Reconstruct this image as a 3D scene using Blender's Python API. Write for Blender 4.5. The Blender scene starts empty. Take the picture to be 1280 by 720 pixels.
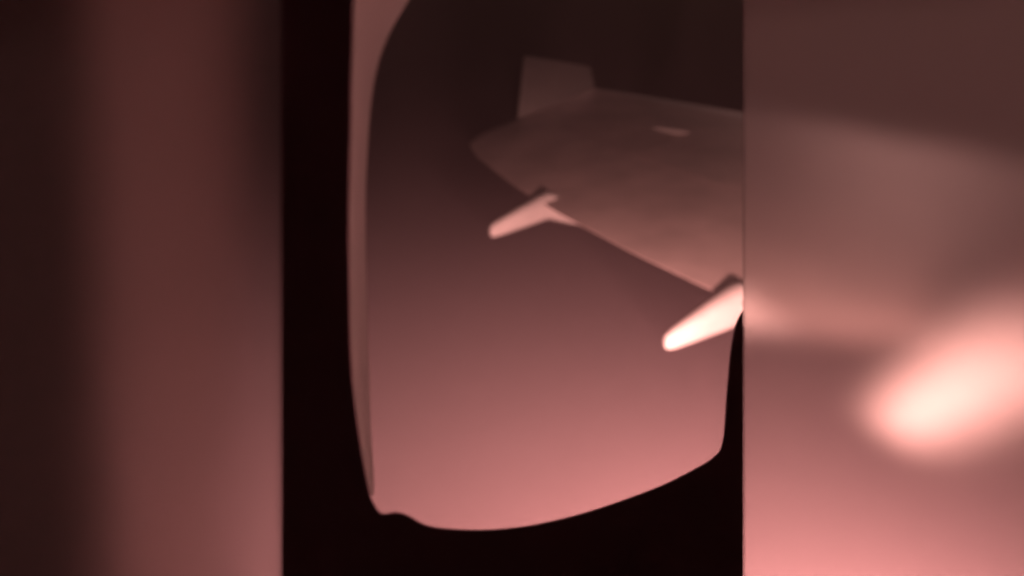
import bpy, bmesh, math, random
from mathutils import Vector, Matrix
random.seed(4)
S = bpy.context.scene
C = S.collection

# ------------------------------------------------------------------ camera
FPX = 989.0                                   # focal length in pixels of a 1280 px wide frame
YAW, PITCH = math.radians(24.5), math.radians(22.0)
FWD = Vector((math.sin(YAW)*math.cos(PITCH), math.cos(YAW)*math.cos(PITCH), -math.sin(PITCH)))
RGT = Vector((math.cos(YAW), -math.sin(YAW), 0.0))
UPV = RGT.cross(FWD)
cd = bpy.data.cameras.new('camera')
cam = bpy.data.objects.new('camera', cd); C.objects.link(cam)
cam.matrix_world = Matrix((RGT, UPV, -FWD)).transposed().to_4x4()
cd.sensor_width = 36.0
cd.lens = 36.0*FPX/1280.0
cd.clip_start = 0.01; cd.clip_end = 500.0
cd.dof.use_dof = True                         # a phone lens focused just beyond the window
cd.dof.focus_distance = 0.75
cd.dof.aperture_fstop = cd.lens/1000.0/(2*0.0038)
S.camera = cam

# ------------------------------------------------------------------ night sky, dim pink sun added to brighten seal and wing, exposure
SUN_EL, SUN_ROT = math.radians(21.0), math.radians(52.0)
w = bpy.data.worlds.new('World'); S.world = w; w.use_nodes = True
nt = w.node_tree; nt.nodes.clear()
sky = nt.nodes.new('ShaderNodeTexSky'); sky.sky_type = 'NISHITA'; sky.sun_disc = False
sky.sun_elevation = SUN_EL; sky.sun_rotation = SUN_ROT; sky.dust_density = 4.0
bg = nt.nodes.new('ShaderNodeBackground'); bg.inputs['Strength'].default_value = 0.001
wo = nt.nodes.new('ShaderNodeOutputWorld')
nt.links.new(sky.outputs[0], bg.inputs['Color']); nt.links.new(bg.outputs[0], wo.inputs['Surface'])
sd = bpy.data.lights.new('sun', 'SUN'); sd.energy = 0.45; sd.angle = math.radians(10); sd.color = (1, .47, .41)
sun = bpy.data.objects.new('sun', sd); C.objects.link(sun)
_d = Vector((math.sin(SUN_ROT)*math.cos(SUN_EL), math.cos(SUN_ROT)*math.cos(SUN_EL), math.sin(SUN_EL)))
sun.rotation_euler = _d.to_track_quat('Z', 'Y').to_euler()
# warm spot added outside, below the window, to light haze, fairings and wing
LAMP_AT = Vector((1.36, 0.48, -1.58)); LAMP_W = 9800.0
LAMP_AIM = Vector((.26, .63, -.72))
ld = bpy.data.lights.new('added_floodlight', 'SPOT'); ld.spot_size = math.radians(102); ld.spot_blend = 1.0; ld.energy = LAMP_W; ld.color = (1.0, .46, .40)
ld.shadow_soft_size = 0.12
lamp = bpy.data.objects.new('added_floodlight', ld); C.objects.link(lamp); lamp.location = LAMP_AT
lamp.rotation_euler = (-LAMP_AIM).to_track_quat('Z', 'Y').to_euler(); lamp.scale = (1.8, 1, 1)   # a wide, flat beam
S.view_settings.view_transform = 'Standard'; S.view_settings.look = 'None'
S.view_settings.exposure = 0.0; S.view_settings.gamma = 1.0
S.view_settings.use_curve_mapping = False
S.cycles.use_denoising = True
S.cycles.max_bounces = 7; S.cycles.transmission_bounces = 6; S.cycles.volume_bounces = 0
S.cycles.transparent_max_bounces = 12

# ------------------------------------------------------------------ helpers
def ray(px, py): return FWD + RGT*((px-640)/FPX) + UPV*((360-py)/FPX)
def on_wall(px, py, y):
    r = ray(px, py); return r*(y/r.y)
Z0, Y0, DIH = -2.4, 1.4, math.tan(math.radians(2.0))
def wing_z(y): return Z0 + DIH*(y-Y0)
def at_y(px, py, y):
    r = ray(px, py); return r*(y/r.y)

def mat(name, base, rough=.5, metal=0., noise=0., nscale=20., bump=0., bscale=60., spec=.5):
    m = bpy.data.materials.new(name); m.use_nodes = True
    n = m.node_tree; b = n.nodes['Principled BSDF']
    b.inputs['Base Color'].default_value = (*base, 1); b.inputs['Roughness'].default_value = rough
    b.inputs['Metallic'].default_value = metal; b.inputs['Specular IOR Level'].default_value = spec
    tc = n.nodes.new('ShaderNodeTexCoord')
    if noise:
        t = n.nodes.new('ShaderNodeTexNoise'); t.inputs['Scale'].default_value = nscale; t.inputs['Detail'].default_value = 5
        r = n.nodes.new('ShaderNodeValToRGB')
        r.color_ramp.elements[0].position = .3; r.color_ramp.elements[1].position = .7
        r.color_ramp.elements[0].color = (*[c*(1-noise) for c in base], 1)
        r.color_ramp.elements[1].color = (*[min(1, c*(1+noise*.5)) for c in base], 1)
        n.links.new(tc.outputs['Object'], t.inputs['Vector']); n.links.new(t.outputs['Fac'], r.inputs['Fac'])
        n.links.new(r.outputs['Color'], b.inputs['Base Color'])
    if bump:
        t2 = n.nodes.new('ShaderNodeTexNoise'); t2.inputs['Scale'].default_value = bscale; t2.inputs['Detail'].default_value = 3
        bp = n.nodes.new('ShaderNodeBump'); bp.inputs['Strength'].default_value = bump; bp.inputs['Distance'].default_value = .002
        n.links.new(tc.outputs['Object'], t2.inputs['Vector']); n.links.new(t2.outputs['Fac'], bp.inputs['Height'])
        n.links.new(bp.outputs['Normal'], b.inputs['Normal'])
    return m

M = {}
M['wing'] = mat('grey_wing_paint', (.80, .65, .62), .45, noise=.25, nscale=1.3)
M['flap'] = mat('flap_paint', (.80, .67, .64), .45, noise=.2, nscale=2)
M['slat'] = mat('bare_metal_slat', (.88, .85, .86), .4, .1, noise=.15, nscale=3)
M['white'] = mat('white_fairing_paint', (.80, .78, .76), .38, noise=.1, nscale=6)
M['seam'] = mat('dark_seal_rubber', (.03, .03, .03), .7)
M['surround'] = mat('dark_window_plastic', (.60, .38, .43), .6, bump=.3, bscale=300)
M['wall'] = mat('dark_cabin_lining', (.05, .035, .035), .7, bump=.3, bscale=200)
M['skin'] = mat('edge_screen_paint', (.42, .33, .31), .55, noise=.1, nscale=8)  # paint of the added screen behind the left pane
M['metal'] = mat('grey_metal', (.5, .5, .5), .35, .9)

def frosted(name, rough, milk):
    m = bpy.data.materials.new(name); m.use_nodes = True
    n = m.node_tree; n.nodes.clear()
    o = n.nodes.new('ShaderNodeOutputMaterial')
    rf = n.nodes.new('ShaderNodeBsdfRefraction'); rf.inputs['IOR'].default_value = 1.45; rf.distribution = 'BECKMANN'
    rf.inputs['Color'].default_value = (.97, .955, .95, 1)
    tc = n.nodes.new('ShaderNodeTexCoord'); t = n.nodes.new('ShaderNodeTexNoise'); t.inputs['Scale'].default_value = 9
    mr = n.nodes.new('ShaderNodeMapRange'); mr.inputs['To Min'].default_value = rough*.96; mr.inputs['To Max'].default_value = rough*1.04
    n.links.new(tc.outputs['Object'], t.inputs['Vector']); n.links.new(t.outputs['Fac'], mr.inputs['Value'])
    n.links.new(mr.outputs['Result'], rf.inputs['Roughness'])
    tl = n.nodes.new('ShaderNodeBsdfTranslucent'); tl.inputs['Color'].default_value = (.95, .93, .92, 1)
    mx = n.nodes.new('ShaderNodeMixShader'); mx.inputs['Fac'].default_value = milk
    n.links.new(rf.outputs[0], mx.inputs[1]); n.links.new(tl.outputs[0], mx.inputs[2])
    n.links.new(mx.outputs[0], o.inputs['Surface'])
    return m
M['frost'] = frosted('frosted_acrylic', .155, .22)
M['frost_coarse'] = frosted('coarse_frosted_acrylic', .31, .05)

def clear_glass():
    m = bpy.data.materials.new('clear_window_acrylic'); m.use_nodes = True
    n = m.node_tree; n.nodes.clear()
    o = n.nodes.new('ShaderNodeOutputMaterial'); mx = n.nodes.new('ShaderNodeMixShader')
    tr = n.nodes.new('ShaderNodeBsdfTransparent'); tr.inputs['Color'].default_value = (.98, .965, .96, 1)
    gl = n.nodes.new('ShaderNodeBsdfGlossy'); gl.inputs['Roughness'].default_value = .05
    fr = n.nodes.new('ShaderNodeLayerWeight'); fr.inputs['Blend'].default_value = .06
    n.links.new(fr.outputs['Facing'], mx.inputs['Fac']); n.links.new(tr.outputs[0], mx.inputs[1]); n.links.new(gl.outputs[0], mx.inputs[2])
    tl = n.nodes.new('ShaderNodeBsdfTranslucent'); tl.inputs['Color'].default_value = (.9, .86, .85, 1)   # dried smears
    tc = n.nodes.new('ShaderNodeTexCoord'); mp = n.nodes.new('ShaderNodeMapping'); mp.inputs['Scale'].default_value = (14, 14, 5)
    mp.inputs['Rotation'].default_value = (0, .5, 0)
    t = n.nodes.new('ShaderNodeTexNoise'); t.inputs['Scale'].default_value = 1.0; t.inputs['Detail'].default_value = 6
    mr = n.nodes.new('ShaderNodeMapRange'); mr.inputs['From Min'].default_value = .42; mr.inputs['From Max'].default_value = .75
    mr.inputs['To Max'].default_value = .025
    m2 = n.nodes.new('ShaderNodeMixShader')
    n.links.new(tc.outputs['Object'], mp.inputs['Vector']); n.links.new(mp.outputs[0], t.inputs['Vector'])
    n.links.new(t.outputs['Fac'], mr.inputs['Value']); n.links.new(mr.outputs['Result'], m2.inputs['Fac'])
    n.links.new(mx.outputs[0], m2.inputs[1]); n.links.new(tl.outputs[0], m2.inputs[2])
    n.links.new(m2.outputs[0], o.inputs['Surface'])
    return m
M['glass'] = clear_glass()

def translucent(name, col):
    m = bpy.data.materials.new(name); m.use_nodes = True
    n = m.node_tree; n.nodes.clear()
    o = n.nodes.new('ShaderNodeOutputMaterial'); mx = n.nodes.new('ShaderNodeMixShader'); mx.inputs['Fac'].default_value = .92
    d = n.nodes.new('ShaderNodeBsdfDiffuse'); d.inputs['Color'].default_value = (*col, 1)
    t = n.nodes.new('ShaderNodeBsdfTranslucent'); t.inputs['Color'].default_value = (*col, 1)
    n.links.new(d.outputs[0], mx.inputs[1]); n.links.new(t.outputs[0], mx.inputs[2]); n.links.new(mx.outputs[0], o.inputs['Surface'])
    return m
M['seal'] = translucent('milky_silicone', (.92, .88, .86))

def obj(name, bm, m, parent=None, smooth=False):
    bmesh.ops.recalc_face_normals(bm, faces=bm.faces)
    me = bpy.data.meshes.new(name); bm.to_mesh(me); bm.free()
    if smooth:
        for p in me.polygons: p.use_smooth = True
        me.set_sharp_from_angle(angle=math.radians(35))
    me.materials.append(m)
    o = bpy.data.objects.new(name, me); C.objects.link(o)
    if parent: o.parent = parent
    return o
def empty(name, label, cat, loc=(0, 0, 0), group=None):
    o = bpy.data.objects.new(name, None); C.objects.link(o); o.location = loc; o.empty_display_size = .1
    tag(o, label, cat, group); return o
def tag(o, label=None, cat=None, group=None, kind=None):
    if label: o['label'] = label
    if cat: o['category'] = cat
    if group: o['group'] = group
    if kind: o['kind'] = kind
    return o
def under(o, root):
    o.parent = root; o.matrix_parent_inverse = Matrix.Translation(root.location).inverted(); return o

def solid_from_rings(rings, cap=True):
    bm = bmesh.new(); vs = [[bm.verts.new(p) for p in r] for r in rings]; n = len(rings[0])
    for a, b in zip(vs, vs[1:]):
        for i in range(n): bm.faces.new((a[i], a[(i+1) % n], b[(i+1) % n], b[i]))
    if cap:
        bm.faces.new(vs[0]); bm.faces.new(list(reversed(vs[-1])))
    return bm
def slab(front, back):                         # two matching outlines, front and back, closed into a solid
    bm = solid_from_rings([front, back])
    bm.normal_update()
    bmesh.ops.triangulate(bm, faces=[f for f in bm.faces if len(f.verts) > 4])
    return bm
def smooth_line(pts, n=6):                     # Catmull-Rom through pixel points
    out = []
    for i in range(len(pts)-1):
        p0 = pts[max(i-1, 0)]; p1 = pts[i]; p2 = pts[i+1]; p3 = pts[min(i+2, len(pts)-1)]
        for k in range(n):
            t = k/n
            out.append(tuple(.5*((2*p1[j]) + (-p0[j]+p2[j])*t + (2*p0[j]-5*p1[j]+4*p2[j]-p3[j])*t*t
                                 + (-p0[j]+3*p1[j]-3*p2[j]+p3[j])*t**3) for j in (0, 1)))
    out.append(pts[-1]); return out

# ------------------------------------------------------------------ cabin wall round the glazed opening
YF, YB = .36, .40                               # inner and outer face of the window panel
X0, X1, T0, T1 = -60, 1440, -95, 860            # glazed opening, as seen
hole = [on_wall(*p, YF) for p in ((X0, T0), (X1, T0), (X1, T1), (X0, T1))]
big = [Vector((-3, YF, 1.2)), Vector((4.5, YF, 1.2)), Vector((4.5, YF, -2.6)), Vector((-3, YF, -2.6))]
bm = bmesh.new()
ring = []
for y in (YF, YB+.03):
    ring.append(([bm.verts.new((v.x, y, v.z)) for v in big], [bm.verts.new((v.x, y, v.z)) for v in hole]))
for B, H in ring:
    for i in range(4): bm.faces.new((B[i], B[(i+1) % 4], H[(i+1) % 4], H[i]))
for i in range(4):
    bm.faces.new((ring[0][0][i], ring[0][0][(i+1) % 4], ring[1][0][(i+1) % 4], ring[1][0][i]))
    bm.faces.new((ring[0][1][i], ring[0][1][(i+1) % 4], ring[1][1][(i+1) % 4], ring[1][1][i]))
tag(obj('cabin_wall', bm, M['wall']), kind='structure')

# the rest of the cabin behind the camera: far lining, ceiling, floor and ends, which throw back the glow from the window
M['lining'] = mat('pale_cabin_lining', (.84, .74, .75), .6, noise=.08, nscale=3)
def box_bm(x0, x1, y0, y1, z0, z1):
    bm = bmesh.new(); v = [bm.verts.new((x, y, z)) for x in (x0, x1) for y in (y0, y1) for z in (z0, z1)]
    for f in ((0, 1, 3, 2), (4, 6, 7, 5), (0, 4, 5, 1), (2, 3, 7, 6), (0, 2, 6, 4), (1, 5, 7, 3)): bm.faces.new([v[i] for i in f])
    return bm
for nm, bb in (('cabin_partition', (-1.0, 1.9, -.95, -.90, -1.2, .60)), ('cabin_ceiling', (-1.0, 1.9, -.897, YF-.003, .50, .55)),
               ('cabin_floor', (-1.0, 1.9, -.897, YF-.003, -1.15, -1.10)), ('cabin_end', (-.95, -.90, -.897, YF-.003, -1.097, .497)),
               ('cabin_end', (1.80, 1.85, -.897, YF-.003, -1.097, .497))):
    tag(obj(nm, box_bm(*bb), M['lining']), kind='structure')

# added screen outside: darkens the left pane's far side, its lip a paler band
SK0, SK1 = .80, .95
top = on_wall(105, -120, SK0); bot = on_wall(150, 860, SK0)
front = [Vector((-3, SK0, 1.2)), Vector((top.x, SK0, 1.2)), top.copy(), bot.copy(), Vector((bot.x, SK0, -2.6)), Vector((-3, SK0, -2.6))]
flare = .14
back = [Vector((p.x + (flare if i in (1, 2, 3, 4) else 0), SK1, p.z)) for i, p in enumerate(front)]
tag(obj('added_edge_screen', slab(front, back), M['skin']), kind='structure')

# ------------------------------------------------------------------ window
win = empty('cabin_window', 'dark rounded aircraft window surround with clear pane framing the wing outside', 'window',
            tuple(on_wall(640, 780, YF)))
inner_left = smooth_line([(480, -70), (447, -30), (441, 60), (439, 160), (437, 260), (437, 340), (439, 438), (443, 495), (450, 547), (457, 590), (464, 622)])
bottom = smooth_line([(464, 622), (476, 641), (496, 640), (512, 645), (530, 655), (555, 660), (605, 662), (659, 657), (715, 645), (767, 629), (826, 607), (868, 586), (892, 571), (903, 552), (908, 492), (913, 438), (920, 404), (928.5, 388)])
open_px = inner_left[:-1] + bottom              # dark edge of the opening, left then bottom then right
outer_px = [(928.5, 859), (352.5, 859), (352.5, -94), (928.5, -94), (928.5, -80), (640, -80)]
front, back = [], []
for p in open_px:
    q = on_wall(*p, YB-.004); back.append(q)
    cx, cy = 690, 300
    dx, dy = p[0]-cx, p[1]-cy; L = math.hypot(dx, dy)
    e = (p[0]+dx/L*1.0, p[1]+dy/L*1.0) if p[0] < 926 else p
    front.append(on_wall(min(e[0], 928.5), e[1], YF-.002))
for p in outer_px:
    front.append(on_wall(*p, YF-.002)); back.append(on_wall(*p, YB-.004))
under(obj('surround', slab(front, back), M['surround']), win)
# milky seal crescent along the left side of the opening
seal_in = smooth_line([(482, -72), (446, -30), (440, 60), (438, 160), (436, 260), (436, 340), (438, 438), (442, 495), (449, 547), (456, 590), (463, 618)])
seal_out = smooth_line([(560, -72), (530, -30), (484, 48), (466, 112), (459, 200), (457, 260), (458, 340), (460, 430), (462, 490), (464, 547), (467, 590), (467, 619)])
n_s = 60
def resample(line, u):
    k = u*(len(line)-1); i = min(int(k), len(line)-2); t = k-i
    return tuple(line[i][j]+(line[i+1][j]-line[i][j])*t for j in (0, 1))
bm = bmesh.new(); rows = []
for i in range(n_s+1):
    a, b = resample(seal_in, i/n_s), resample(seal_out, i/n_s)
    row = []
    for k in range(7):                          # arched lip, its crown towards the cabin
        c = k/6; p = (a[0]+(b[0]-a[0])*c, a[1]+(b[1]-a[1])*c)
        row.append(bm.verts.new(on_wall(*p, YB+.008-.0004*math.sin(math.pi*c))))
    rows.append(row)
for r0, r1 in zip(rows, rows[1:]):
    for k in range(6): bm.faces.new((r0[k], r0[k+1], r1[k+1], r1[k]))
sl = under(obj('window_seal', bm, M['seal'], None, True), win)
sl['label'] = 'milky pink lit seal strip curving down the left edge'
pane_px = [(356, -92), (930, -92), (930, 857), (356, 857)]
under(obj('pane', slab([on_wall(*p, YB+.012) for p in pane_px], [on_wall(*p, YB+.016) for p in pane_px]), M['glass']), win)

def added_frosted_pane(x0, x1, label, m):  # added pane standing in for a blurred side band
    px = [(x0, T0+1), (x1, T0+1), (x1, T1-1), (x0, T1-1)]
    r = obj('added_frosted_pane', slab([on_wall(*p, YF) for p in px], [on_wall(*p, YF+.0015) for p in px]), m)
    return tag(r, label, 'added glass pane', 'added frosted panes in place of blurred side bands')
added_frosted_pane(X0+1, 352, 'added frosted reddish brown pane in place of the blurred left band, nearly black along its far side', M['frost_coarse'])
added_frosted_pane(929, X1-1, 'added frosted pink pane in place of the blurred right band, with a blurred white streak', M['frost'])

# ------------------------------------------------------------------ wing
K = 1.412
LE = [(1.0, 7.75), (4.11, 6.76), (6.85, 5.87), (8.6, 5.36), (9.0, 5.20)]
TE = [(1.0, 4.75), (2.1, 4.35), (2.26, 4.01), (2.37, 3.28), (2.51, 2.95), (2.7, 2.82), (3.03, 2.73), (3.9, 2.60), (4.73, 2.53), (5.5, 2.52), (6.4, 2.58), (6.85, 2.68), (7.15, 2.92), (7.45, 3.28), (7.9, 3.78), (8.4, 4.35), (8.75, 4.75), (9.0, 5.10)]
def interp(tab, y):
    y /= K
    if y <= tab[0][0]: return tab[0][1]*K
    for (a, b), (c, d) in zip(tab, tab[1:]):
        if y <= c: return (b + (d-b)*(y-a)/(c-a))*K
    return tab[-1][1]*K
def thick(c):                                   # aerofoil half thickness over chord fraction from the leading edge
    c = min(max(c, 0), 1)
    return 5*.105*(.2969*math.sqrt(c) - .126*c - .3516*c*c + .2843*c**3 - .1036*c**4)
def surf(y, c, upper):
    le, te = interp(LE, y), interp(TE, y); ch = le-te
    t = thick(c)*min(ch, 5.2)
    z = wing_z(y) + (t*.75 if upper else -t*.9) + (.004 if upper else -.004)
    return Vector((le - c*ch, y, z - .02*0))
def wing_part(name, c0, c1, y0, y1, m, root, droop=0., lift=0., ny=10, nc=10):
    rings = []
    for j in range(ny+1):
        y = y0 + (y1-y0)*j/ny
        up = [surf(y, c0+(c1-c0)*(i/nc)**(1.5 if c0 == 0 else 1), True) for i in range(nc+1)]
        lo = [surf(y, c0+(c1-c0)*(i/nc)**(1.5 if c0 == 0 else 1), False) for i in range(nc+1)]
        hinge = up[0].copy()
        loop = up + list(reversed(lo))
        if droop or lift:
            s, c = math.sin(droop), math.cos(droop)
            loop = [Vector((hinge.x+(p.x-hinge.x)*c + (p.z-hinge.z)*s*-1*0, p.y, hinge.z+(p.z-hinge.z)+(p.x-hinge.x)*s + lift)) for p in loop]
        rings.append(loop)
    bm = solid_from_rings(rings)
    return under(obj(name, bm, m, None, smooth=True), root)

wing = empty('aircraft_wing', 'pale swept aircraft wing with white flap fairings fading into pink night haze', 'wing', (6.0, 1.5, -2.7))
yt = 8.98*K
wing_part('wing_box', .2006, .7092, 1.0*K, yt, M['wing'], wing, ny=40, nc=14)
ys = [1.0, 2.6, 4.2, 5.8, 7.3, 8.9]
for a, b in zip(ys, ys[1:]):
    wing_part('slat', 0, .20, a*K+.002, b*K-.002, M['slat'], wing, nc=10, ny=6)
for a, b, nm, dr in ((1.0, 2.6, 'flap', .03), (2.6, 5.05, 'flap', .03), (5.05, 7.0, 'aileron', .03), (7.0, 8.9, 'wing_tip_panel', .03)):
    wing_part(nm, .71, 1.0, a*K+.002, b*K-.002, M['flap'], wing, droop=dr, ny=16, nc=6)
for a, b in ((2.7, 3.6), (3.62, 4.5), (4.52, 5.4)):      # spoilers lie on the box just ahead of the flap
    rings = []
    for j in range(5):
        y = (a+(b-a)*j/4)*K
        up = [surf(y, .60+.10*i/4, True)+Vector((0, 0, .003)) for i in range(5)]
        lo = [surf(y, .60+.10*i/4, True)+Vector((0, 0, -.004)) for i in range(5)]
        rings.append(up+list(reversed(lo)))
    under(obj('spoiler', solid_from_rings(rings), M['flap']), wing)
# upturned tip
b1, b2 = surf(8.93*K, .02, True), surf(7.55*K, .95, True)
t1, t2 = at_y(738, 84, b1.y+.15), at_y(655, 70, b2.y+.6)
rings = []
for k in range(7):
    u = k/6; e = u*u*(3-2*u)
    a, b = b1.lerp(t1, u), b2.lerp(t2, u)
    n = Vector((.35, -.9, .2)).normalized(); th = .06*(1-.5*u)
    rr = []
    for i in range(7):
        c = i/6; rr.append(a.lerp(b, c) + n*th*math.sqrt(max(0, 1-(2*c-1)**2)))
    for i in range(5, 0, -1):
        c = i/6; rr.append(a.lerp(b, c) - n*th*math.sqrt(max(0, 1-(2*c-1)**2)))
    rings.append(rr)
o = under(obj('winglet', solid_from_rings(rings), M['white'], None, True), wing); o['label'] = 'pale upturned wing tip faint in the haze'
# small white bump added for a bright light mark on the upper skin
yb = 5.0
while True:                                     # walk out until the sight line meets the upper skin
    p0 = at_y(840, 165, yb); ch = (interp(LE, yb)-p0.x)/(interp(LE, yb)-interp(TE, yb))
    if p0.z < surf(yb, ch, True).z+.02 or yb > 12: break
    yb += .02
q0, q1 = at_y(816, 160, p0.y-.1), at_y(864, 168, p0.y-.1)
ax = (q1-q0)
rings = []
for k in range(9):
    u = k/8; r = .052*math.sin(math.pi*min(.97, .1+.75*u))**.7*(.35+.65*u)
    c = q0+ax*u
    rings.append([c+Vector((0, .5*r*math.cos(t), r*math.sin(t))) for t in [2*math.pi*i/10 for i in range(10)]])
o = under(obj('bright_mark_bump', solid_from_rings(rings), M['white'], None, True), wing); o['label'] = 'small white bump added for the bright light mark on the upper wing'

def fairing(tip, base, fore, rt, rb, label):
    # canoe body: blunt tail tip, swelling to the trailing edge, running on under the wing
    path = [(tip, rt*.55, -.012), (tip, rt, 0)]
    rings = []
    L = (base-tip).length; d = (base-tip).normalized()
    stations = []
    for u, s in ((-.03, .0), (-.022, .5), (-.008, .82), (.02, 1.0)):
        stations.append((tip+d*(u*L+.02), rt*s))
    for u in (.12, .25, .4, .55, .7, .85, 1.0):
        stations.append((tip.lerp(base, u), rt+(rb-rt)*u**.85))
    L2 = (fore-base).length
    for u in (.2, .4, .6, .8, .93, 1.0):
        stations.append((base.lerp(fore, u), rb*math.sqrt(max(.0008, 1-u**2.2))))
    for c, r in stations:
        r = max(r, .002)
        rr = []
        for i in range(22):
            t = 2*math.pi*i/22
            ct, st = math.cos(t), math.sin(t)
            k = .8
            rr.append(c + Vector((0, .74*r*math.copysign(abs(ct)**k, ct), r*math.copysign(abs(st)**k, st))))
        rings.append(rr)
    o = under(obj('flap_track_fairing', solid_from_rings(rings), M['white'], None, True), wing)
    o['label'] = label
    return o
def tepoint(px, py, y, dz): p = at_y(px, py, y); return p+Vector((0, 0, dz))
def make_fairing(tip_px, base_px, ytip, ybase, rt, rb, label, sink=-.34):
    tip = at_y(*tip_px, ytip); base = at_y(*base_px, ybase)
    fore = base + Vector((1.0, .05, sink))
    return fairing(tip, base, fore, rt, rb, label)
make_fairing((612, 290), (683, 257), 4.94*K, 5.07*K, .068, .145, 'farther smaller fairing, dull pink in the haze')
make_fairing((831, 429), (920, 380), 3.00*K, 3.13*K, .062, .170, 'nearer fairing lit almost white by the light')
make_fairing((1112, 532), (1340, 376), 2.12*K, 1.70*K, .13, .42, 'added large white fairing making the blurred streak in the right pane', -.45)  # added and shaped to give the right pane its bright streak

# ------------------------------------------------------------------ haze
bm = bmesh.new()
lo, hi = Vector((-6, -1.6, -7.0)), Vector((14, 15.5, 1.6))
vs = [bm.verts.new((x, y, z)) for x in (lo.x, hi.x) for y in (lo.y, hi.y) for z in (lo.z, hi.z)]
for f in ((0, 1, 3, 2), (4, 6, 7, 5), (0, 4, 5, 1), (2, 3, 7, 6), (0, 2, 6, 4), (1, 5, 7, 3)): bm.faces.new([vs[i] for i in f])
hm = bpy.data.materials.new('haze_air'); hm.use_nodes = True
n = hm.node_tree; n.nodes.clear()
o = n.nodes.new('ShaderNodeOutputMaterial'); pv = n.nodes.new('ShaderNodeVolumePrincipled')
pv.inputs['Color'].default_value = (.95, .73, .80, 1); pv.inputs['Density'].default_value = .038; pv.inputs['Anisotropy'].default_value = 0.
n.links.new(pv.outputs[0], o.inputs['Volume'])
tag(obj('haze', bm, hm), 'pink smoky haze filling the night air round the wing', 'haze', kind='stuff')
